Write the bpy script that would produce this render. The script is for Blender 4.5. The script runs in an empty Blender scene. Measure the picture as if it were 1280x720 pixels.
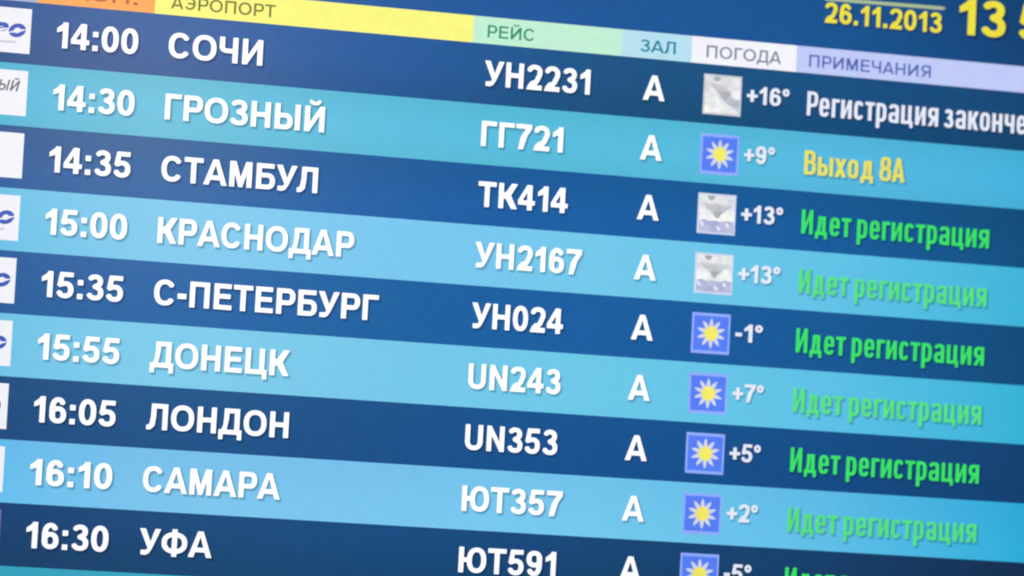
import bpy, math
import numpy as np
from mathutils import Vector, Matrix
from mathutils.geometry import tessellate_polygon

scene = bpy.context.scene
col = scene.collection
U = 0.045            # one table row of the board is 45 mm tall
BZ = 2.75            # height of the board's table origin above the floor


def wp(X, Y, d=0.0):
    """board coordinates (row units; Y runs down, d metres towards the viewer) -> board-local metres"""
    return Vector((X * U, -d, -Y * U))


# ------------------------------------------------------------------ camera
CAM = np.array([-10.651, 9.624, -66.995])
ROT = np.array([[0.96018, -0.05222, -0.27447], [0.07224, 0.99537, 0.06334], [0.2699, -0.08065, 0.95951]])
cam = bpy.data.cameras.new('camera')
cam_o = bpy.data.objects.new('camera', cam)
col.objects.link(cam_o)
b2w = lambda v: Vector((v[0], v[2], -v[1]))
cx_, cy_, cz_ = b2w(ROT[0]), -b2w(ROT[1]), -b2w(ROT[2])
m = Matrix((cx_, cy_, cz_)).transposed()
m = m.to_quaternion().to_matrix().to_4x4()
m.translation = b2w(CAM) * U + Vector((0, 0, BZ))
cam_o.matrix_world = m
cam.sensor_width = 36.0
cam.lens = 149.35
cam.clip_start = 0.05
cam.clip_end = 100
cam.dof.use_dof = True
# focus lies on the left half of the board, the far right side falls a little out of it
cam.dof.focus_distance = float(ROT[2] @ (np.array([3.5, 4.5, 0.0]) - CAM)) * U
cam.dof.aperture_fstop = 4.0
scene.camera = cam_o

# ------------------------------------------------------------------ light: a dim hall, the board lights itself
world = bpy.data.worlds.new('World')
scene.world = world
world.use_nodes = True
bg = world.node_tree.nodes['Background']
bg.inputs[0].default_value = (0.75, 0.82, 1.0, 1)
bg.inputs[1].default_value = 0.035


def area(name, X, Y, Z, sx, sy, power, color, aim):
    l = bpy.data.lights.new(name, 'AREA')
    l.shape = 'RECTANGLE'
    l.size, l.size_y = sx, sy
    l.energy = power
    l.color = color
    o = bpy.data.objects.new(name, l)
    col.objects.link(o)
    o.location = Vector((X * U, Z * U, -Y * U)) + Vector((0, 0, BZ))
    tgt = Vector((aim[0] * U, 0, -aim[1] * U)) + Vector((0, 0, BZ))
    o.rotation_euler = (tgt - o.location).to_track_quat('-Z', 'Y').to_euler()
    return o


# a warm ceiling light of the hall behind the viewer, mirrored softly by the matte screen (upper left)
area('hall_ceiling_light', 13.6, -7.4, -67, 0.32, 0.30, 1.8, (1.0, 0.74, 0.50), (2, 1))

vs = scene.view_settings
vs.view_transform = 'Standard'
vs.look = 'None'
vs.exposure = 0
vs.gamma = 1
vs.use_curve_mapping = False
scene.render.filter_size = 2.2
scene.cycles.pixel_filter_type = 'BLACKMAN_HARRIS'
scene.cycles.filter_width = 2.1


# ------------------------------------------------------------------ materials
def lin(c):
    out = []
    for v in c:
        v /= 255.0
        out.append(v / 12.92 if v <= 0.04045 else ((v + 0.055) / 1.055) ** 2.4)
    return (*out, 1.0)


X0, X1, Y0, Y1 = -2.4, 19.3, -2.0, 10.2


def coord(nt, ax):
    """board coordinate X or Y (row units) of the shaded point, from the object's own frame"""
    g = nt.nodes.new('ShaderNodeNewGeometry')
    s = nt.nodes.new('ShaderNodeSeparateXYZ')
    nt.links.new(g.outputs['Position'], s.inputs[0])
    mth = nt.nodes.new('ShaderNodeMath')
    if ax == 'X':
        mth.operation = 'DIVIDE'
        nt.links.new(s.outputs[0], mth.inputs[0])
        mth.inputs[1].default_value = U
    else:
        sub = nt.nodes.new('ShaderNodeMath')
        sub.operation = 'SUBTRACT'
        sub.inputs[0].default_value = BZ
        nt.links.new(s.outputs[2], sub.inputs[1])
        mth.operation = 'DIVIDE'
        nt.links.new(sub.outputs[0], mth.inputs[0])
        mth.inputs[1].default_value = U
    return mth.outputs[0]


def ramp(nt, val, lo, hi, stops):
    mr = nt.nodes.new('ShaderNodeMapRange')
    nt.links.new(val, mr.inputs[0])
    mr.inputs[1].default_value, mr.inputs[2].default_value = lo, hi
    r = nt.nodes.new('ShaderNodeValToRGB')
    r.color_ramp.interpolation = 'CARDINAL'
    els = r.color_ramp.elements
    for i, (p, c) in enumerate(stops):
        e = els[i] if i < 2 else els.new((p - lo) / (hi - lo))
        e.position = (p - lo) / (hi - lo)
        e.color = c
    nt.links.new(mr.outputs[0], r.inputs[0])
    return r.outputs[0]


def lcd(name, colour=None, xstops=None, noise=0.03, power=1.0, mottle=None):
    """a lit area of the LCD: the picture's colour times painted-in bands and dimming down the screen, under the matte front film"""
    mt = bpy.data.materials.new(name)
    mt.use_nodes = True
    nt = mt.node_tree
    p = nt.nodes['Principled BSDF']
    p.inputs['Base Color'].default_value = (0.006, 0.006, 0.007, 1)
    p.inputs['Roughness'].default_value = 0.21
    p.inputs['Emission Strength'].default_value = power
    if xstops:
        c = ramp(nt, coord(nt, 'X'), X0, X1, [(q, lin(v)) for q, v in xstops])
    else:
        n = nt.nodes.new('ShaderNodeRGB')
        n.outputs[0].default_value = lin(colour)
        c = n.outputs[0]
    if mottle:
        # drawn clouds: patches of a second grey
        gm = nt.nodes.new('ShaderNodeNewGeometry')
        nz = nt.nodes.new('ShaderNodeTexNoise')
        nz.inputs['Scale'].default_value = 130
        nz.inputs['Detail'].default_value = 2
        nt.links.new(gm.outputs['Position'], nz.inputs[0])
        m1 = nt.nodes.new('ShaderNodeMapRange')
        m1.inputs[1].default_value, m1.inputs[2].default_value = .38, .62
        nt.links.new(nz.outputs[0], m1.inputs[0])
        mm = nt.nodes.new('ShaderNodeMix')
        mm.data_type = 'RGBA'
        nt.links.new(m1.outputs[0], mm.inputs[0])
        nt.links.new(c, mm.inputs[6])
        mm.inputs[7].default_value = lin(mottle)
        c = mm.outputs[2]
    ky = ramp(nt, coord(nt, 'Y'), Y0, Y1, [(Y0, (.97, .97, .97, 1)), (Y1, (.85, .87, .88, 1)), (1, (1, 1, 1, 1)), (6, (1, 1, 1, 1)), (8.5, (.94, .95, .96, 1))]) if not xstops else \
        ramp(nt, coord(nt, 'Y'), Y0, Y1, [(Y0, (.90, .90, .88, 1)), (Y1, (.9, .92, .88, 1)), (-.8, (.98, .98, .98, 1)), (0.15, (1, 1, 1, 1)), (.5, (.97, .98, .97, 1)), (.92, (.83, .90, .86, 1)), (1.5, (.94, .97, .96, 1)), (2.15, (.90, .92, .88, 1)), (2.7, (1, 1, 1, 1)), (6.1, (1, 1, 1, 1)), (6.9, (.93, .94, .97, 1)), (7.8, (1, 1, 1, 1)), (8.15, (1, 1, 1, 1)), (8.9, (.84, .86, .80, 1))])  # scan bands and dimming towards the foot, multiplied into the emission colour
    mul = nt.nodes.new('ShaderNodeMix')
    mul.data_type = 'RGBA'
    mul.blend_type = 'MULTIPLY'
    mul.inputs[0].default_value = 1
    nt.links.new(c, mul.inputs[6])
    nt.links.new(ky, mul.inputs[7])
    # cloudy backlight and faint column banding
    tc = nt.nodes.new('ShaderNodeNewGeometry')
    mp = nt.nodes.new('ShaderNodeMapping')
    mp.inputs['Scale'].default_value = (120, 1, 9)
    nt.links.new(tc.outputs['Position'], mp.inputs[0])
    n1 = nt.nodes.new('ShaderNodeTexNoise')
    n1.inputs['Scale'].default_value = 1.0
    n1.inputs['Detail'].default_value = 3
    nt.links.new(mp.outputs[0], n1.inputs[0])
    n2 = nt.nodes.new('ShaderNodeTexNoise')
    n2.inputs['Scale'].default_value = 6
    n2.inputs['Detail'].default_value = 2
    nt.links.new(tc.outputs['Position'], n2.inputs[0])
    n3 = nt.nodes.new('ShaderNodeTexNoise')
    n3.inputs['Scale'].default_value = 520
    n3.inputs['Detail'].default_value = 1
    nt.links.new(tc.outputs['Position'], n3.inputs[0])
    av = nt.nodes.new('ShaderNodeMix')
    av.inputs[0].default_value = .5
    nt.links.new(n1.outputs[0], av.inputs[2])
    nt.links.new(n3.outputs[0], av.inputs[3])
    add = nt.nodes.new('ShaderNodeMath')
    add.operation = 'ADD'
    nt.links.new(av.outputs[0], add.inputs[0])
    nt.links.new(n2.outputs[0], add.inputs[1])
    mr = nt.nodes.new('ShaderNodeMapRange')
    mr.inputs[1].default_value, mr.inputs[2].default_value = 0.6, 1.4
    mr.inputs[3].default_value, mr.inputs[4].default_value = 1 - noise, 1 + noise
    nt.links.new(add.outputs[0], mr.inputs[0])
    mul2 = nt.nodes.new('ShaderNodeMix')
    mul2.data_type = 'RGBA'
    mul2.blend_type = 'MULTIPLY'
    mul2.inputs[0].default_value = 1
    nt.links.new(mul.outputs[2], mul2.inputs[6])
    nt.links.new(mr.outputs[0], mul2.inputs[7])
    # faint colour blotches of the panel
    n4 = nt.nodes.new('ShaderNodeTexNoise')
    n4.inputs['Scale'].default_value = 150
    n4.inputs['Detail'].default_value = 2
    nt.links.new(tc.outputs['Position'], n4.inputs[0])
    cm = nt.nodes.new('ShaderNodeMix')
    cm.data_type = 'RGBA'
    cm.clamp_factor = False
    cm.inputs[0].default_value = noise * 4
    cm.inputs[6].default_value = (.5, .5, .5, 1)
    nt.links.new(n4.outputs['Color'], cm.inputs[7])
    dbl = nt.nodes.new('ShaderNodeMix')
    dbl.data_type = 'RGBA'
    dbl.blend_type = 'ADD'
    dbl.inputs[0].default_value = 1
    nt.links.new(cm.outputs[2], dbl.inputs[6])
    nt.links.new(cm.outputs[2], dbl.inputs[7])
    mul3 = nt.nodes.new('ShaderNodeMix')
    mul3.data_type = 'RGBA'
    mul3.blend_type = 'MULTIPLY'
    mul3.inputs[0].default_value = 1
    nt.links.new(mul2.outputs[2], mul3.inputs[6])
    nt.links.new(dbl.outputs[2], mul3.inputs[7])
    nt.links.new(mul3.outputs[2], p.inputs['Emission Color'])
    return mt


def shade_mat(name, alpha):
    """the soft drop shadow drawn beside the lettering in the board's own graphics"""
    mt = bpy.data.materials.new(name)
    mt.use_nodes = True
    nt = mt.node_tree
    p = nt.nodes['Principled BSDF']
    p.inputs['Base Color'].default_value = (0.006, 0.006, 0.01, 1)
    p.inputs['Roughness'].default_value = 0.21
    p.inputs['Alpha'].default_value = alpha
    return mt


def plain(name, c, rough=0.5, metal=0.0):
    mt = bpy.data.materials.new(name)
    mt.use_nodes = True
    nt = mt.node_tree
    p = nt.nodes['Principled BSDF']
    p.inputs['Roughness'].default_value = rough
    p.inputs['Metallic'].default_value = metal
    n = nt.nodes.new('ShaderNodeTexNoise')
    n.inputs['Scale'].default_value = 300
    mx = nt.nodes.new('ShaderNodeMix')
    mx.data_type = 'RGBA'
    nt.links.new(n.outputs[0], mx.inputs[0])
    mx.inputs[6].default_value = (c[0] * .85, c[1] * .85, c[2] * .85, 1)
    mx.inputs[7].default_value = (c[0] * 1.15, c[1] * 1.15, c[2] * 1.15, 1)
    nt.links.new(mx.outputs[2], p.inputs['Base Color'])
    return mt


# each table row's colour, left to right, with the screen's viewing-angle dimming painted in
PX = (-2.4, -.6, 2.1, 6.3, 9.8, 14, 17, 19.3)
STRIP = {
    'top': ((34, 80, 146), (36, 86, 152), (39, 95, 163), (36, 91, 158), (32, 89, 155), (26, 84, 144), (22, 68, 120), (18, 54, 98)),
    0: ((26, 72, 136), (30, 82, 146), (36, 94, 162), (35, 91, 157), (31, 85, 134), (25, 80, 130), (23, 72, 117), (19, 56, 96)),
    1: ((70, 176, 214), (80, 186, 224), (102, 195, 228), (95, 193, 228), (91, 192, 227), (88, 188, 230), (74, 181, 227), (54, 170, 216)),
    2: ((24, 76, 138), (28, 88, 152), (34, 101, 165), (30, 96, 165), (27, 95, 163), (25, 91, 154), (20, 81, 131), (16, 64, 110)),
    3: ((86, 180, 222), (102, 191, 231), (127, 202, 238), (121, 200, 240), (114, 200, 235), (96, 194, 230), (67, 182, 218), (50, 170, 208)),
    4: ((26, 80, 140), (31, 91, 152), (36, 101, 166), (28, 98, 162), (28, 94, 160), (24, 88, 148), (20, 77, 125), (16, 60, 104)),
    5: ((90, 182, 222), (106, 192, 230), (126, 204, 236), (118, 200, 235), (108, 200, 232), (92, 192, 229), (60, 180, 217), (44, 166, 204)),
    6: ((24, 66, 112), (29, 76, 126), (33, 86, 139), (27, 83, 139), (24, 84, 145), (22, 77, 134), (20, 67, 116), (16, 52, 94)),
    7: ((84, 174, 224), (98, 188, 236), (122, 197, 238), (121, 198, 239), (115, 200, 238), (94, 190, 232), (54, 175, 220), (40, 160, 202)),
    8: ((20, 56, 100), (26, 66, 114), (30, 75, 125), (24, 76, 128), (24, 71, 120), (23, 63, 106), (21, 48, 84), (17, 38, 66)),
    9: ((50, 158, 196), (56, 168, 206), (66, 178, 214), (66, 180, 216), (62, 176, 214), (52, 168, 206), (40, 154, 192), (32, 140, 178)),
}


def strip_mat(k):
    cs = STRIP[k]
    order = [0, 7, 1, 2, 3, 4, 5, 6]
    return lcd('row picture with dimming', xstops=[(PX[i], cs[i]) for i in order], noise=.012 if k != 'top' and k % 2 else .03)


M = {
    'white': lcd('white picture', (244, 244, 252), noise=0.02, power=1.22),
    'white2': lcd('off white picture', (222, 225, 240), noise=0.02, power=1.12),
    'card': lcd('card white picture', (241, 242, 250), noise=0.015, power=1.0),
    'yellow_t': lcd('yellow lettering', (242, 228, 66), noise=0.03),
    'yellow_s': lcd('pale yellow lettering', (232, 226, 98), noise=0.03),
    'green': lcd('green lettering', (62, 228, 104), noise=0.03),
    'green_l': lcd('green lettering on light rows', (88, 226, 132), noise=0.03),
    'rule': lcd('pale green rule', (172, 192, 150), noise=0.03),
    'shade': shade_mat('lettering shade', 0.33),
    'shade2': shade_mat('lettering shade edge', 0.16),
}

# ------------------------------------------------------------------ objects
def mesh_obj(name, verts, faces, mats, parent, fmat=None):
    me = bpy.data.meshes.new(name)
    me.from_pydata([tuple(v) for v in verts], [], faces)
    for mm in mats:
        me.materials.append(mm)
    if fmat:
        me.polygons.foreach_set('material_index', fmat)
    me.update()
    o = bpy.data.objects.new(name, me)
    col.objects.link(o)
    o.parent = parent
    return o


class Sheet:
    """collects flat shapes lying on the screen, each at its own small height; becomes one mesh"""
    def __init__(self):
        self.v, self.f, self.m, self.mats = [], [], [], []

    def mat(self, mt):
        if mt not in self.mats:
            self.mats.append(mt)
        return self.mats.index(mt)

    def poly(self, pts, d, mt):
        k = len(self.v)
        self.v += [wp(x, y, d) for x, y in pts]
        self.f.append(tuple(range(k, k + len(pts))))
        self.m.append(self.mat(mt))

    def rect(self, xa, xb, ya, yb, d, mt):
        self.poly([(xa, yb), (xb, yb), (xb, ya), (xa, ya)], d, mt)

    def tris(self, v2, f, ox, oy, sx, sy, d, mt, slant=0.0):
        k = len(self.v)
        self.v += [wp(ox + (x + slant * y) * sx, oy - y * sy, d) for x, y in v2]
        self.f += [tuple(i + k for i in t) for t in f]
        self.m += [self.mat(mt)] * len(f)

    def build(self, name, parent):
        return mesh_obj(name, self.v, self.f, self.mats, parent, self.m)


# ------------------------------------------------------------------ lettering: glyphs as blended stroke fields, contoured to polygons
def seg_field(X, Y, pts, wv, wh, closed=False, butt=True):
    k = wv / wh
    P = [(x, y * k) for x, y in pts]
    if closed:
        P = P + [P[0]]
    Yk = Y * k
    D = np.full(X.shape, 9.0)
    n = len(P) - 1
    for i in range(n):
        ax, ay = P[i]
        dx, dy = P[i + 1][0] - ax, P[i + 1][1] - ay
        L = math.hypot(dx, dy)
        if L < 1e-9:
            continue
        dx, dy = dx / L, dy / L
        t = (X - ax) * dx + (Yk - ay) * dy
        perp = np.abs((X - ax) * dy - (Yk - ay) * dx)
        tc = np.clip(t, 0, L)
        d = np.hypot(perp, t - tc) - wv / 2
        if butt and not closed:
            if i == 0:
                d = np.where(t < 0, np.maximum(perp - wv / 2, -t), d)
            if i == n - 1:
                d = np.where(t > L, np.maximum(perp - wv / 2, t - L), d)
        D = np.minimum(D, d)
    return D


def poly_field(X, Y, pts):
    n = len(pts)
    D = np.full(X.shape, 9.0)
    inside = np.zeros(X.shape, bool)
    for i in range(n):
        ax, ay = pts[i]
        bx, by = pts[(i + 1) % n]
        dx, dy = bx - ax, by - ay
        L2 = dx * dx + dy * dy
        t = np.clip(((X - ax) * dx + (Y - ay) * dy) / L2, 0, 1)
        D = np.minimum(D, np.hypot(X - ax - t * dx, Y - ay - t * dy))
        if abs(dy) > 1e-12:
            c = ((ay > Y) != (by > Y)) & (X < dx * (Y - ay) / dy + ax)
            inside ^= c
    return np.where(inside, -D, D)


def arc(cx, cy, rx, ry, a0, a1, n=2.0, k=None):
    k = k or max(6, int(abs(a1 - a0) / 9))
    out = []
    for i in range(k + 1):
        a = math.radians(a0 + (a1 - a0) * i / k)
        c, s = math.cos(a), math.sin(a)
        out.append((cx + rx * math.copysign(abs(c) ** (2 / n), c), cy + ry * math.copysign(abs(s) ** (2 / n), s)))
    return out


class Face:
    """a typeface: stem width, bar width, squareness of the bowls and the widths of its letters (cap height = 1)"""
    def __init__(self, sv, sh, n, widths, gap, wide=1.0, xh=0.75):
        self.sv, self.sh, self.n, self.W, self.gap, self.wide, self.xh = sv, sh, n, widths, gap, wide, xh
        self.cache = {}

    def width(self, ch):
        return self.W.get(ch, self.W['*']) * self.wide

    def build(self, ch):
        """list of fields to unite, for glyph ch in box [0, w] x [0, h]"""
        sv, sh, n = self.sv, self.sh, self.n
        w = self.width(ch)
        a, b = sv / 2, sh / 2
        h = 1.0
        low = ch.islower()
        if low:
            h = self.xh
        c = ch.upper() if low and ch not in 'аерзуф' else ch
        F = []
        S = lambda pts, wv=sv, wh=sh, closed=False: F.append(lambda X, Y: seg_field(X, Y, pts, wv, wh, closed))
        P = lambda pts: F.append(lambda X, Y: poly_field(X, Y, pts))
        R = lambda xa, xb, ya, yb: P([(xa, ya), (xb, ya), (xb, yb), (xa, yb)])
        st = lambda x, ya=0, yb=h: R(x, x + sv, ya, yb)
        ds = sv * 1.08                      # horizontal run of a diagonal stroke
        if c in 'OО0' and c != '0':
            S(arc(w / 2, h / 2, w / 2 - a, h / 2 - b, 0, 351, n, 39), closed=True)
        elif c == '0':
            S(arc(w / 2, h / 2, w / 2 - a, h / 2 - b, 0, 351, max(n, 2.15), 39), closed=True)
        elif c == 'С':
            S(arc(w / 2, h / 2, w / 2 - a, h / 2 - b, 36, 324, n, 36))
        elif c == 'Э':
            S(arc(w / 2 - .02, h / 2, w / 2 - a, h / 2 - b, 142, -142, n, 36))
            R(w * .3, w - a, h / 2 - b, h / 2 + b)
        elif c == '1':
            if self.sv > .12:
                st(w - sv, 0, 1)
                P([(w - sv * .8, 1.0), (w - sv * .9, .71), (w - sv * 1.5, .645), (0, .60), (0, .765), (w - sv * 1.5, .86), (w - sv * 1.05, .94), (w - sv * .92, 1)])
            else:
                st(w - sv); S([(0, .76), (w - a, .95)])
        elif c == '2':
            S(arc(w / 2, 1 - .3, w / 2 - a, .3 - b, 165, -30, n, 26) + [(w * .66, .36), (w * .4, .17)])
            P([(0, 0), (w, 0), (w, sh * 1.05), (w * .38, sh * 1.05), (w * .55, .36), (w * .3, .34), (w * .1, .18)])
        elif c in '3Зз':
            r = h * .26
            S(arc(w / 2 - .01, h - r - .005, w / 2 - a - .03, r - b, 155, -62, n, 22) + [(w * .50, h * .525)])
            S([(w * .42, h * .525), (w * .5, h * .525)] + arc(w / 2, h * .29, w / 2 - a, h * .29 - b, 68, -160, n, 26))
        elif c == '4':
            st(w * .55 , 0, 1)
            R(0, w, .205, .205 + sh)
            P([(0, .205), (0, .205 + sh), (w * .52, 1), (w * .55 + sv * .6, 1), (w * .55 + sv * .5, .72), (w * .55, .74), (w * .24, .205 + sh), (w * .2, .205)])
        elif c == '5':
            R(w * .17, w * .95, 1 - sh, 1)
            P([(w * .17, 1), (w * .17 + sv * .85, 1), (w * .05 + sv * .95, .5), (w * .03, .47)])
            S([(w * .1, .50)] + arc(w / 2 - .01, .325, w / 2 - a, .325 - b, 128, -160, n, 30))
        elif c == '6':
            S(arc(w / 2 + .01, .325, w / 2 - a - .01, .325 - b, 0, 351, n, 34), closed=True)
            S(arc(w / 2 + .01, .5, w / 2 - a - .01, .5 - b, 38, 215, n, 26))
        elif c == '9':
            S(arc(w / 2 - .01, .675, w / 2 - a - .01, .325 - b, 0, 351, n, 34), closed=True)
            S(arc(w / 2 - .01, .5, w / 2 - a - .01, .5 - b, 218, 395, n, 26))
        elif c == '7':
            R(0, w, 1 - sh, 1)
            P([(w * .66, 1 - sh * .9), (w, 1), (w, 1 - sh), (w * .72, .55), (w * .18 + sv, 0), (w * .18, 0), (w * .32, .48)])
        elif c == '8':
            S(arc(w / 2, .74, w / 2 - a - .025, .26 - b, 0, 351, n, 34), closed=True)
            S(arc(w / 2, .285, w / 2 - a, .285 - b, 0, 351, n, 34), closed=True)
        elif c == ':':
            R(0, w, 0, w * .92); R(0, w, .74 - w * .92, .74)
        elif c == '.':
            R(0, w, 0, w * .92)
        elif c == '-':
            R(0, w, .30, .30 + sh * 1.15)
        elif c == '+':
            R(0, w, .45 - b, .45 + b); R(w / 2 - a, w / 2 + a, .45 - w / 2, .45 + w / 2)
        elif c == '°':
            S(arc(w / 2, 1 - w / 2, w / 2 - .07, w / 2 - .07, 0, 351, 2, 30), .14, .14, True)
        elif c == 'А':
            P([(0, 0), (ds, 0), (w / 2 + ds * .08, h * .86), (w / 2 + ds * .5, h), (w / 2 - ds * .5, h)])
            P([(w, 0), (w - ds, 0), (w / 2 - ds * .08, h * .86), (w / 2 - ds * .5, h), (w / 2 + ds * .5, h)])
            R(w * .22, w * .78, h * .20, h * .20 + sh)
        elif c in 'БВРЬЫ' or c in 'р':
            x1 = w - (sv * 1.5 if c == 'Ы' else 0)
            if c == 'Р' or c == 'р':
                hh = h
                st(0, -.27 if c == 'р' else 0, h)
                lo = (0 if c == 'р' else h * .36)
                if c == 'р':
                    S([(a, hh - b)] + arc(x1 - a - min(.3, (hh - lo) / 2) * .6, (hh + lo) / 2, min(.3, (hh - lo) / 2) * .6, (hh - lo) / 2 - b, 90, -90, n, 22) + [(a, lo + b)])
                else:
                    r = (hh - lo) / 2
                    S([(a, hh - b)] + arc(x1 - a - r * .62, (hh + lo) / 2, r * .62, r - b, 90, -90, n, 22) + [(a, lo + b)])
            elif c == 'В':
                st(0)
                mid = h * .52
                r = (h - mid + b) / 2
                S([(a, h - b)] + arc(x1 - .03 - a - r * .6, h - r, r * .6, r - b, 90, -90, n, 20) + [(a, mid)])
                r = (mid + b) / 2
                S([(a, mid)] + arc(x1 - a - r * .65, r, r * .65, r - b, 90, -90, n, 20) + [(a, b)])
            else:
                st(0)
                r = h * .315
                S([(a, 2 * r - b)] + arc(x1 - a - r * .7, r, r * .7, r - b, 90, -90, n, 20) + [(a, b)])
                if c == 'Б':
                    R(0, x1 * .94, h - sh, h)
                if c == 'Ы':
                    st(w - sv)
        elif c == 'Г':
            st(0); R(0, w, h - sh, h)
        elif c == 'Д':
            fl = .205 if h == 1 else .16
            R(0, w, 0, sh)
            R(0, sv * .85, -fl, sh); R(w - sv * .85, w, -fl, sh)
            R(w - sv * .5 - sv, w - sv * .5, 0, h)
            R(w * .23, w - sv * .5, h - sh, h)
            P([(w * .23, h), (w * .23 + sv * .95, h), (w * .23 + sv * .92, h * .6), (w * .12 + sv * .95, sh * .6), (w * .09, sh * .6), (w * .2, h * .35), (w * .225, h * .65)])
        elif c in 'ЕE':
            st(0); R(0, w, 0, sh); R(0, w * .96, h - sh, h); R(0, w * .92, h * .5 - b * .8, h * .5 + b * 1.2)
        elif c in 'ИЙ':
            st(0); st(w - sv)
            P([(sv * .4, 0), (sv * .98, 0), (sv * 1.2, h * .14), (w - sv * .5, h), (w - sv, h), (w - sv * 1.2, h * .86), (sv * .6, h * .08)])
            P([(sv * .9, 0), (w - sv * .9, h * .72), (w - sv * .9, h), (sv * .9, h * .30)])
            P([(sv * .9, 0.0), (sv * .9, h * .3), (w - sv * .9, h), (w - sv * .9, h * .70)])
            if c == 'Й':
                S(arc(w / 2, h + .21, w * .22, .10, 180, 360, 2, 14), sv * .6, sh * .75)
        elif c in 'КKЌ':
            st(0)
            P([(sv * .9, h * .40), (sv * .9, h * .60), (w * .32 + sv * .3, h * .66), (w - ds * 1.15, h), (w, h), (w * .62, h * .50), (w * .45, h * .38)])
            P([(w * .30, h * .56), (w * .60, h * .60), (w, 0), (w - ds * 1.12, 0), (w * .36, h * .42)])
            R(sv * .9, w * .45, h * .42, h * .58)
        elif c == 'Л':
            st(w - sv); R(w * .22, w, h - sh, h)
            P([(w * .22, h), (w * .22 + sv * .95, h), (w * .22 + sv * .93, h * .5), (w * .16 + sv * .95, h * .15), (w * .1 + sv * .55, h * .02), (w * .12, -.012), (0, 0), (0, sh * .98), (w * .09, sh), (w * .15, h * .24), (w * .205, h * .5)])
        elif c == 'М':
            st(0); st(w - sv)
            P([(sv * .5, h), (sv * 1.25, h), (w / 2 + sv * .1, h * .30), (w / 2 + sv * .38, 0), (w / 2 - sv * .38, 0), (sv * .8, h * .7)])
            P([(w - sv * .5, h), (w - sv * 1.25, h), (w / 2 - sv * .1, h * .30), (w / 2 - sv * .38, 0), (w / 2 + sv * .38, 0), (w - sv * .8, h * .7)])
        elif c in 'НH':
            st(0); st(w - sv); R(0, w, h * .5 - b, h * .5 + b)
        elif c == 'N':
            st(0); st(w - sv)
            P([(sv * .9, h), (sv * .9, h * .68), (w - sv * .9, 0), (w - sv * .9, h * .32)])
        elif c == 'П':
            st(0); st(w - sv); R(0, w, h - sh, h)
        elif c == 'Т':
            R(0, w, h - sh, h); R(w / 2 - a, w / 2 + a, 0, h)
        elif c == 'У':
            P([(0, 1), (ds * 1.08, 1), (w * .56, .42), (w * .60, .22), (w * .42, .24)])
            P([(w, 1), (w - ds * 1.02, 1), (w * .47, .34), (w * .36, .18), (w * .22, sh), (w * .08, sh * .98), (w * .08, 0), (w * .3, -.015), (w * .46, .05), (w * .58, .2), (w * .68, .38)])
        elif c == 'Ф':
            R(w / 2 - a, w / 2 + a, -.03, 1.03)
            S(arc(w / 2, .5, w / 2 - a, .41 - b, 0, 351, n, 36), closed=True)
        elif c == 'Ц':
            st(0, 0, h); st(w * .88 - sv, 0, h); R(0, w, 0, sh); R(w - sv * .85, w, -.19 if h == 1 else -.15, sh)
        elif c == 'Ч':
            st(w - sv)
            S([(a, h)] + arc(w * .42, h * .62, w * .42 - a, h * .24 - b, 180, 270, n, 12) + [(w - a, h * .38 + b)])
        elif c == 'Ю':
            st(0); R(0, w * .42, h * .5 - b, h * .5 + b)
            cw = w * .70
            S(arc(w - cw / 2, h / 2, cw / 2 - a, h / 2 - b, 0, 351, n, 36), closed=True)
        elif c == 'Я':
            st(w - sv)
            r = (h * .60) / 2
            S([(w - a, h - b)] + arc(a + r * .65, h - r, r * .65, r - b, 90, 270, n, 20) + [(w - a, h * .40 + b)])
            P([(0, 0), (ds, 0), (w * .72, h * .46), (w * .42, h * .46)])
        elif c == 'U':
            S([(a, 1)] + arc(w / 2, .36, w / 2 - a, .36 - b, 180, 360, n, 22) + [(w - a, 1)])
        elif c == 'Х':
            P([(0, 0), (ds, 0), (w, h), (w - ds, h)])
            P([(w, 0), (w - ds, 0), (0, h), (ds, h)])
        elif c == 'е':
            S([(a, h * .50), (w - a * 1.0, h * .50)], sv, sh * .85)
            S([(w - a, h * .45)] + arc(w / 2, h * .5, w / 2 - a, h / 2 - b, 0, 330, n, 36))
        elif c == 'а':
            st(w - sv, 0, h * .7)
            S(arc(w / 2, h * .68, w / 2 - a, h * .32 - b, 160, 0, n, 18))
            S([(w - a, h * .56 - b)] + arc(w * .45, h * .28, w * .45 - a, h * .28 - b, 90, 270, n, 20) + [(w - a, b)])
        else:
            R(0, w, 0, h)
        return F, w

    def glyph(self, ch, grow=0.0):
        key = (ch, round(grow, 4))
        if key in self.cache:
            return self.cache[key]
        F, w = self.build(ch)
        step = 0.022
        xs = np.arange(-.12, w + .14, step) + 0.0007
        ys = np.arange(-.42, 1.48, step) + 0.0011
        X, Y = np.meshgrid(xs, ys)
        D = np.full(X.shape, 9.0)
        for f in F:
            D = np.minimum(D, f(X, Y))
        # a hair of rounding, like anti-aliased lettering
        v, t = contour_mesh(xs, ys, D - 0.006 - grow)
        self.cache[key] = (v, t, w)
        return self.cache[key]

    def layout(self, text):
        x, out, prev = 0.0, [], ' '
        for ch in text:
            if ch == ' ':
                x += self.W.get(' ', .3) * self.wide
                prev = ' '
                continue
            w = self.width(ch)
            if out and prev != ' ':
                x += (self.side(prev, 1) + self.side(ch, 0)) * self.gap
            out.append((ch, x))
            x += w
            prev = ch
        return out, x

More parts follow.
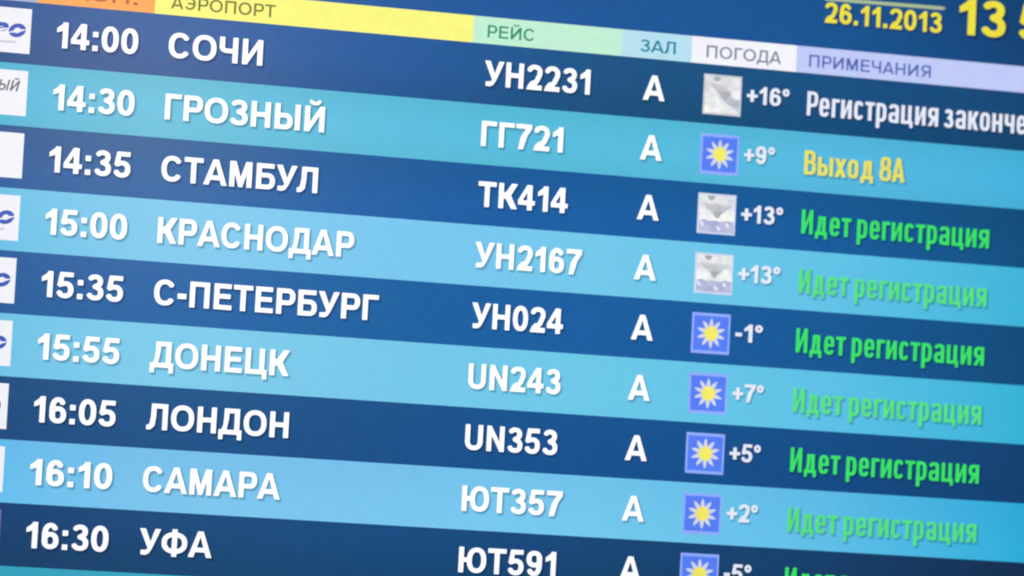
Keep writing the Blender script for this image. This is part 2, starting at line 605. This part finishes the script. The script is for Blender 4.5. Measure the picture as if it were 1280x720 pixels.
    def side(self, ch, right):
        """side bearing: straight stems need air, bowls less, diagonals and open bars almost none"""
        if ch.islower() and self.n > 3:
            return {'г': (1, .35), 'т': (.4, .4), 'х': (.3, .3), 'к': (1, .3)}.get(ch, (1, 1))[right]
        tab = {'А': (.1, .1), 'У': (.1, .1), 'Т': (.3, .3), 'Л': (.15, 1), 'Г': (1, .2), 'Д': (.2, .3), 'К': (1, .1), 'K': (1, .1),
               'О': (.55, .55), 'С': (.55, .45), 'Э': (.4, .55), 'Р': (1, .35), 'Е': (1, .5), 'Б': (1, .5), 'В': (1, .5), 'З': (.4, .5), 'Ф': (.5, .5),
               'Ю': (1, .55), 'Ч': (.8, 1), 'Ц': (1, .3), '1': (.9, 1.1), '4': (.4, .5), '7': (.6, .4), ':': (1, 1), '.': (.8, .8), '-': (.5, .5), '°': (.4, .4), '+': (.5, .3)}
        return tab.get(ch, (.6, .6) if ch.isdigit() else (1, 1))[right]


def contour_mesh(xs, ys, D):
    """marching squares -> closed loops -> triangles"""
    inside = D < 0
    nxt = {}
    H, Wd = D.shape

    def pt(e):
        (i, j), (k, l) = e
        da, db = D[i, j], D[k, l]
        t = da / (da - db)
        return (xs[j] + (xs[l] - xs[j]) * t, ys[i] + (ys[k] - ys[i]) * t)
    cells = np.argwhere((inside[:-1, :-1] ^ inside[1:, 1:]) | (inside[:-1, 1:] ^ inside[1:, :-1]) | (inside[:-1, :-1] ^ inside[:-1, 1:]))
    for i, j in cells:
        i, j = int(i), int(j)
        cs = [(i, j), (i, j + 1), (i + 1, j + 1), (i + 1, j)]
        ins = [bool(inside[c]) for c in cs]
        ent, ex = [], []
        for q in range(4):
            A, B = cs[q], cs[(q + 1) % 4]
            if ins[q] and not ins[(q + 1) % 4]:
                ex.append((A, B))       # leaving
            elif not ins[q] and ins[(q + 1) % 4]:
                ent.append((A, B))
        key = lambda e: tuple(sorted(e))
        if len(ex) == 1:
            nxt[key(ex[0])] = (key(ent[0]))
        elif len(ex) == 2:
            # saddle: keep the two corners apart
            for e in ex:
                cand = [f for f in ent if f[1] == e[0]]
                nxt[key(e)] = key(cand[0] if cand else ent[0])
    loops = []
    while nxt:
        s = next(iter(nxt))
        cur, lp = s, []
        while cur in nxt:
            lp.append(pt(cur))
            cur = nxt.pop(cur)
        if len(lp) > 5:
            loops.append(simplify(lp, 0.0016))
    loops = [lp for lp in loops if len(lp) >= 3]

    def area_of(lp):
        return sum(lp[i][0] * lp[(i + 1) % len(lp)][1] - lp[(i + 1) % len(lp)][0] * lp[i][1] for i in range(len(lp))) / 2

    def holds(lp, p):
        c = False
        for i in range(len(lp)):
            (ax, ay), (bx, by) = lp[i], lp[(i + 1) % len(lp)]
            if (ay > p[1]) != (by > p[1]) and p[0] < (bx - ax) * (p[1] - ay) / (by - ay) + ax:
                c = not c
        return c
    big = max(loops, key=lambda lp: abs(area_of(lp)))
    sgn = math.copysign(1, area_of(big))
    outers = [lp for lp in loops if area_of(lp) * sgn > 0]
    holes = [lp for lp in loops if area_of(lp) * sgn <= 0]
    flat, tris = [], []
    for o in outers:
        grp = [o] + [hl for hl in holes if holds(o, hl[0])]
        k = len(flat)
        tris += [tuple(i + k for i in t) for t in tessellate_polygon([[Vector((p[0], p[1], 0)) for p in lp] for lp in grp])]
        flat += [p for lp in grp for p in lp]
    out = []
    for t in tris:
        a, b, c = (flat[i] for i in t)
        ar = (b[0] - a[0]) * (c[1] - a[1]) - (b[1] - a[1]) * (c[0] - a[0])
        if abs(ar) < 1e-9:
            continue
        out.append(tuple(t) if ar > 0 else (t[0], t[2], t[1]))
    return flat, out


def simplify(lp, eps):
    def dp(p):
        if len(p) < 3:
            return p
        (ax, ay), (bx, by) = p[0], p[-1]
        L = math.hypot(bx - ax, by - ay) or 1e-9
        best, bi = 0, 0
        for i in range(1, len(p) - 1):
            d = abs((p[i][0] - ax) * (by - ay) - (p[i][1] - ay) * (bx - ax)) / L
            if d > best:
                best, bi = d, i
        if best < eps:
            return [p[0], p[-1]]
        return dp(p[:bi + 1])[:-1] + dp(p[bi:])
    h = len(lp) // 2
    return dp(lp[:h + 1])[:-1] + dp(lp[h:] + [lp[0]])[:-1]


WB = {'*': .80, ' ': .30, '0': .70, '1': .45, '2': .70, '3': .69, '4': .75, '5': .70, '6': .70, '7': .69, '8': .70, '9': .70,
      ':': .215, '.': .22, '-': .36, '+': .66, '°': .42,
      'А': 1.0, 'Б': .80, 'В': .8, 'Г': .66, 'Д': .98, 'Е': .74, 'З': .74, 'И': .83, 'Й': .83, 'К': .83, 'Л': .88, 'М': .95, 'Н': .80,
      'О': .97, 'П': .82, 'Р': .78, 'С': .89, 'Т': .80, 'У': .88, 'Ф': 1.08, 'Ц': .92, 'Ч': .76, 'Ы': 1.06, 'Ю': 1.2, 'U': .80, 'N': .80, 'K': .83}
WT = dict(WB)
WT.update({'Я': .78, 'Э': .86, 'А': .92, 'М': .92, 'Д': .92, 'Л': .8, 'Р': .74, 'З': .68, 'Г': .6})
WC = {'*': .44, ' ': .27, 'р': .43, 'е': .42, 'г': .33, 'и': .45, 'с': .40, 'т': .41, 'а': .43, 'ц': .50, 'я': .44, 'д': .50, 'ы': .62,
      'х': .46, 'о': .43, 'з': .40, 'к': .45, 'н': .44, 'ч': .42, 'Р': .46, 'И': .48, 'В': .47, '8': .47, 'А': .52}
BOLD = Face(.208, .170, 2.3, WB, .100)
THIN = Face(.155, .138, 2.1, WT, .12)
COND = Face(.142, .124, 3.2, WC, .058, xh=.77)


def put_text(parent, name, text, face, x, base, cap, width, mt, d=0.0009, shadow=True, center=None, slant=0.0, shoff=(.028, .030)):
    """one line of lettering as one mesh; width = measured width in rows (None keeps the face's own)"""
    lay, tw = face.layout(text)
    sx = (width / tw) if width else cap
    if center is not None:
        x = center - tw * sx / 2
    s = Sheet()
    for ch, gx in lay:
        if shadow:
            for k, (gr, mm) in enumerate(((.05, M['shade2']), (.0, M['shade']))):
                v, f, w = face.glyph(ch, gr)
                s.tris(v, f, x + gx * sx + shoff[0], base + shoff[1], sx, cap, d - .0004 + .00012 * k + 0.00002 * (lay.index((ch, gx)) % 4), mm, slant)
        v, f, w = face.glyph(ch)
        s.tris(v, f, x + gx * sx, base, sx, cap, d, mt, slant)
    return s.build(name, parent)


# ------------------------------------------------------------------ the display itself
board = bpy.data.objects.new('departure_board', None)
col.objects.link(board)
board.location = (0, 0, BZ)
board['label'] = 'large lit airport departure board listing flights in dark and light blue rows with weather icons'
board['category'] = 'departure board'

s = Sheet()
s.rect(X0, X1, Y0, Y1, 0, strip_mat('top'))
panel = s.build('screen', board)

plastic = plain('black housing plastic', (0.02, 0.02, 0.022), 0.45)


def box_bm(V, Fc, lo, hi, bev=0.0):
    k = len(V)
    (xa, ya, za), (xb, yb, zb) = lo, hi
    V += [Vector(p) for p in ((xa, ya, za), (xb, ya, za), (xb, yb, za), (xa, yb, za), (xa, ya, zb), (xb, ya, zb), (xb, yb, zb), (xa, yb, zb))]
    Fc += [tuple(k + i for i in q) for q in ((0, 3, 2, 1), (4, 5, 6, 7), (0, 1, 5, 4), (1, 2, 6, 5), (2, 3, 7, 6), (3, 0, 4, 7))]


# bezel: four mitred bars standing proud of the screen, and the housing behind
bw, bd = .022, .012
xa, xb, za, zb = X0 * U, X1 * U, -Y1 * U, -Y0 * U
inner = [(xa, za), (xb, za), (xb, zb), (xa, zb)]
outer = [(xa - bw, za - bw), (xb + bw, za - bw), (xb + bw, zb + bw), (xa - bw, zb + bw)]
V, Fc = [], []
for i in range(4):
    j = (i + 1) % 4
    k = len(V)
    for (px, pz) in (inner[i], inner[j], outer[j], outer[i]):
        V += [Vector((px, -bd, pz)), Vector((px, .004, pz))]
    Fc += [(k, k + 6, k + 4, k + 2), (k, k + 2, k + 3, k + 1), (k + 4, k + 6, k + 7, k + 5)]
mesh_obj('bezel', V, Fc, [plastic], board)
V, Fc = [], []
box_bm(V, Fc, (xa - bw, .004, za - bw), (xb + bw, .075, zb + bw))
mesh_obj('housing', V, Fc, [plastic], board)

# ------------------------------------------------------------------ column headings
HEAD = [  # x from, x to, background, lettering colour, text, text x, text width
    (-2.4, .07, (172, 178, 214), None, None, 0, 0),
    (.07, 1.975, (252, 172, 94), (196, 98, 72), 'РАСП.', .34, 1.35),
    (1.975, 7.30, (252, 250, 132), (122, 124, 66), 'АЭРОПОРТ', 2.235, 1.725),
    (7.30, 9.865, (196, 242, 215), (50, 146, 116), 'РЕЙС', 7.545, .81),
    (9.865, 11.09, (186, 228, 244), (30, 134, 166), 'ЗАЛ', 10.185, .62),
    (11.09, 12.945, (246, 246, 253), (128, 134, 162), 'ПОГОДА', 11.35, 1.32),
    (12.945, 19.3, (194, 205, 250), (84, 102, 182), 'ПРИМЕЧАНИЯ', 13.17, 2.19),
]
for xa_, xb_, cb, ct, txt, tx, tw in HEAD:
    s = Sheet()
    s.rect(xa_, xb_, -.448, 0, .0004, lcd('heading ground', cb, noise=.02))
    hc = s.build('heading_cell', board)
    if txt:
        put_text(hc, 'heading_text', txt, THIN, tx, -.108, .205, tw, lcd('heading ink', ct, noise=.02), d=.0008, shadow=False)

# ------------------------------------------------------------------ rows
ROWS = [
    ('14:00', 'СОЧИ', 1.548, 'УН2231', 1.815, '+16°', .75, 'Регистрация закончена', 'cloud', 'white2'),
    ('14:30', 'ГРОЗНЫЙ', 2.636, 'ГГ721', 1.40, '+9°', .54, 'Выход 8А', 'sun', 'yellow_s'),
    ('14:35', 'СТАМБУЛ', 2.58, 'ТK414', 1.535, '+13°', .735, 'Идет регистрация', 'rain', 'green'),
    ('15:00', 'КРАСНОДАР', 3.243, 'УН2167', 1.824, '+13°', .735, 'Идет регистрация', 'rain', 'green'),
    ('15:35', 'С-ПЕТЕРБУРГ', 3.709, 'УН024', 1.56, '-1°', .475, 'Идет регистрация', 'sun', 'green'),
    ('15:55', 'ДОНЕЦК', 2.278, 'UN243', 1.571, '+7°', .54, 'Идет регистрация', 'sun', 'green'),
    ('16:05', 'ЛОНДОН', 2.326, 'UN353', 1.571, '+5°', .54, 'Идет регистрация', 'sun', 'green'),
    ('16:10', 'САМАРА', 2.247, 'ЮТ357', 1.706, '+2°', .54, 'Идет регистрация', 'sun', 'green'),
    ('16:30', 'УФА', 1.182, 'ЮТ591', 1.649, '-5°', .475, 'Идет регистрация', 'sun', 'green'),
]
for r in range(10):
    s = Sheet()
    s.rect(X0, X1, r, min(r + 1, Y1), .0004, strip_mat(r))
    row = s.build('flight_row', board)
    if r >= len(ROWS):
        row['label'] = 'light blue empty strip at the foot of the board'
        continue
    tm, city, cw, fl, fw, tp, tpw, stt, ic, sc = ROWS[r]
    row['label'] = ('dark' if r % 2 == 0 else 'light') + ' blue row reading ' + tm + ' ' + city
    base = r + .692
    put_text(row, 'departure_time', tm, BOLD, .415, base, .412, 1.318, M['white'])
    put_text(row, 'destination_name', city, BOLD, 2.238, base, .412, cw, M['white'])
    put_text(row, 'flight_number', fl, BOLD, 7.53, base, .412, fw, M['white'])
    put_text(row, 'hall_letter', 'А', BOLD, 10.275, base, .412, .375, M['white'])
    o = put_text(row, 'temperature', tp, BOLD, 12.095, r + .605, .298, tpw, M['white2'], shoff=(.024, .026))
    if stt.startswith('Рег'):
        w = 2.36 * COND.layout(stt)[1] / COND.layout('Регистрация')[1]
    elif stt.startswith('Вых'):
        w = 1.80
    else:
        w = 3.38
    put_text(row, 'status_text', stt, COND, 13.17, r + .712, .404, w, M['green_l' if sc == 'green' and r % 2 else sc], shoff=(.026, .026))

# ------------------------------------------------------------------ airline cards
blue = lcd('logo blue', (58, 92, 186), noise=.03)
greyt = lcd('logo grey', (106, 106, 126), noise=.03)
paleg = lcd('logo small print', (170, 184, 205), noise=.03)
greenk = lcd('logo dark green', (70, 96, 84), noise=.03)
purple = lcd('card purple', (142, 110, 205), noise=.03)
BL = Face(.30, .29, 2.0, {'*': 1.0, 'О': 1.02, 'Р': .95, 'Э': .95, 'А': 1.0}, .10)
for r in range(9):
    s = Sheet()
    right = -.01 + .003 * 0
    s.rect(-1.62, right, r + .115, r + .838, .0008, purple if r == 8 else M['card'])
    card = s.build('airline_card', board)
    if r in (0, 3, 4, 5):
        cy = r + .475
        # bold blue O with a white swoosh across it, as the last letter of the airline's name
        for (ch, gx, gw) in (('Р', -.655, .255), ('О', -.385, .27)):
            q = Sheet()
            v, f, w = BL.glyph(ch)
            q.tris(v, f, gx, cy + .11, gw / w, .222, .0012, blue, .16)
            # the swoosh: a lens-shaped white streak
            pts = []
            x0_, x1_ = gx + .0, gx + gw + .05
            for i in range(13):
                t = i / 12
                pts.append((x0_ + (x1_ - x0_) * t, cy + .035 - .075 * t + .012 + .020 * math.sin(math.pi * t)))
            for i in range(12, -1, -1):
                t = i / 12
                pts.append((x0_ + (x1_ - x0_) * t, cy + .035 - .075 * t + .012 - .020 * math.sin(math.pi * t)))
            q.poly(pts, .0015, M['card'])
            q.build('logo_letter', card)
        q = Sheet()
        for i in range(9):
            q.rect(-.62 + i * .043, -.62 + i * .043 + .026, r + .645 + .005 * (i % 2), r + .685, .0012, paleg)
        q.build('small_print', card)
    elif r == 1:
        put_text(card, 'logo_text', 'ГРОЗНЫЙ', Face(.19, .16, 2.1, WT, .12), -1.17, r + .452, .175, 1.0, greyt, d=.0012, shadow=False, slant=.28)
    elif r == 6:
        q = Sheet()
        v, f, w = BL.glyph('О')
        q.tris(v, f, -.345, r + .60, .2, .24, .0012, greenk, .16)
        q.build('logo_letter', card)
        card['label'] = 'white card with a dark green letter'
    elif r == 8:
        card['label'] = 'purple airline card'

# ------------------------------------------------------------------ weather icons
ico_blue = lcd('icon sky blue', (88, 128, 246), noise=.03)
ico_edge = lcd('icon pale edge', (146, 172, 254), noise=.03)
ico_ray = lcd('icon ray', (212, 217, 240), noise=.03)
ico_sun = lcd('icon sun yellow', (246, 236, 104), noise=.03)
ico_halo = lcd('icon sun rim', (226, 222, 166), noise=.03)
g = [lcd('icon grey %d' % i, c, noise=.03, mottle=mo) for i, (c, mo) in enumerate((((236, 236, 239), (216, 218, 223)), ((208, 210, 215), (196, 199, 205)), ((202, 204, 210), (184, 187, 194)), ((166, 169, 178), (176, 179, 186)), ((250, 250, 252), (230, 231, 235))))]
lav = lcd('icon lavender', (174, 176, 214), noise=.03, mottle=(190, 192, 222))
lav2 = lcd('icon lavender dark', (163, 165, 208), noise=.03)
grey_edge = lcd('icon grey edge', (205, 214, 240), noise=.03)


def disc(s, cx, cy, rx, ry, d, mt, n=28, a0=0, a1=360):
    s.poly([(cx + rx * math.cos(math.radians(a0 + (a1 - a0) * i / n)), cy + ry * math.sin(math.radians(a0 + (a1 - a0) * i / n))) for i in range(n)][::-1], d, mt)


IX0, IX1 = 11.325, 11.998
for r in range(9):
    kind = ROWS[r][8]
    ya, yb = r + .165, r + .842
    cx, cy = (IX0 + IX1) / 2, (ya + yb) / 2
    s = Sheet()
    if kind == 'sun':
        s.rect(IX0, IX1, ya, yb, .0008, ico_edge)
        tile = s.build('weather_icon', board)
        tile['label'] = 'blue tile with a sun'
        q = Sheet()
        q.rect(IX0 + .035, IX1 - .035, ya + .05, yb - .05, .0011, ico_blue)
        q.build('icon_ground', tile)
        for k in range(10):
            a = math.radians(36 * k - 90)
            ca, sa = math.cos(a), math.sin(a)
            pts = []
            for (rr, ww) in ((.09, .034), (.14, .034), (.19, .028), (.225, .016), (.25, .004)):
                pts.append((rr, ww))
            pl = [(cx + rr * ca - ww * sa, cy + rr * sa + ww * ca) for rr, ww in pts] + [(cx + rr * ca + ww * sa, cy + rr * sa - ww * ca) for rr, ww in pts[::-1]]
            q = Sheet()
            q.poly(pl[::-1], .0014, ico_ray)
            q.build('sun_ray', tile)
        q = Sheet()
        disc(q, cx, cy, .126, .126, .0017, ico_halo)
        disc(q, cx, cy, .110, .110, .0020, ico_sun)
        q.build('sun_disc', tile)
    else:
        s.rect(IX0, IX1, ya, yb, .0008, grey_edge if kind == 'rain' else g[1])
        tile = s.build('weather_icon', board)
        tile['label'] = 'grey tile with clouds' + (' and raindrops' if kind == 'rain' else '')
        e = .03
        xa_, xb_, y1_, y2_ = IX0 + e, IX1 - e, ya + e, yb - e
        w_, h_ = xb_ - xa_, y2_ - y1_
        T = lambda u, v: (xa_ + u * w_, y1_ + v * h_)
        q = Sheet()
        q.rect(xa_, xb_, y1_, y2_, .0011, g[0])
        q.build('icon_ground', tile)
        # V of grey between two cloud heaps, built in three steps of tone
        q = Sheet()
        if kind == 'cloud':
            for k, (gr, mt_) in enumerate(((0.0, g[1]), (.07, g[2]))):
                q.poly([T(*p) for p in [(.10 + gr, .22), (.32 + gr * .5, .42), (.52, .62), (.64, .78 - gr), (.98, .93 - gr), (.99, .52 + gr), (.80, .48), (.72 - gr, .40 + gr), (.62 - gr, .30 + gr * 2), (.35, .20 + gr)]][::-1], .0013 + .0002 * k, mt_)
            q.poly([T(*p) for p in [(.44, .42), (.52, .58), (.60, .64), (.68, .50), (.70, .40)]][::-1], .0018, g[3])
        else:
            for k, (gr, mt_) in enumerate(((0.0, g[1]), (.08, g[2]))):
                q.poly([T(*p) for p in [(.08 + gr, .22 + gr), (.30 + gr * .6, .42), (.44, .60), (.54, .66), (.64, .58), (.76 - gr * .6, .40), (.96 - gr, .24 + gr)]][::-1], .0013 + .0002 * k, mt_)
            q.poly([T(*p) for p in [(.40, .44), (.46, .58), (.56, .62), (.64, .50), (.66, .42)]][::-1], .0018, g[3])
        q.poly([T(*p) for p in [(.20, .02), (.44, .02), (.40, .10), (.34, .15), (.26, .13)]][::-1], .0018, g[3])
        q.build('cloud_shade', tile)
        q = Sheet()
        if kind == 'cloud':
            q.poly([T(*p) for p in [(.0, 1.0), (.0, .66), (.08, .66), (.14, .59), (.24, .55), (.34, .56), (.42, .63), (.48, .69), (.58, .70), (.66, .76), (.76, .79), (.83, .86), (.90, .90), (.93, 1.0)]], .0020, g[4])
            q.poly([T(*p) for p in [(.78, .56), (.74, .46), (.78, .38), (.88, .34), (1.0, .36), (1.0, .58), (.90, .62)]], .0020, g[4])
        else:
            q.poly([T(*p) for p in [(.0, .62), (.0, .42), (.08, .37), (.18, .38), (.26, .46), (.36, .50), (.43, .58), (.49, .63), (.56, .60), (.62, .50), (.72, .46), (.78, .38), (.90, .36), (1.0, .42), (1.0, .70), (.0, .70)]], .0020, g[4])
        q.build('cloud', tile)
        if kind == 'rain':
            q = Sheet()
            q.poly([T(*p) for p in [(.0, .70), (.14, .66), (.28, .71), (.46, .68), (.62, .72), (.80, .67), (1, .70), (1, 1), (0, 1)]], .0023, lav)
            q.build('rain_sky', tile)
            for (u, v) in ((.06, .79), (.54, .89), (.79, .79)):
                q = Sheet()
                q.poly([T(u - .05, v - .07), T(u + .01, v - .055), T(u + .065, v + .02), T(u + .06, v + .06), T(u + .01, v + .065), T(u - .035, v + .01)], .0026, M['white2'])
                q.build('raindrop', tile)

# ------------------------------------------------------------------ date and clock
put_text(board, 'date_text', '26.11.2013', BOLD, 13.41, -.885, .345, 2.11, M['yellow_t'], shoff=(.03, .03))
put_text(board, 'clock_text', '13', BOLD, 15.84, -.905, .62, .84, M['yellow_t'], shoff=(.04, .04))
put_text(board, 'clock_text', '5', BOLD, 16.93, -.905, .62, .47, M['yellow_t'], shoff=(.04, .04))
s = Sheet()
s.poly([(13.40, -1.255), (15.53, -1.285), (15.58, -1.315), (15.53, -1.345), (13.40, -1.315)], .0009, M['rule'])
s.build('date_rule', board)
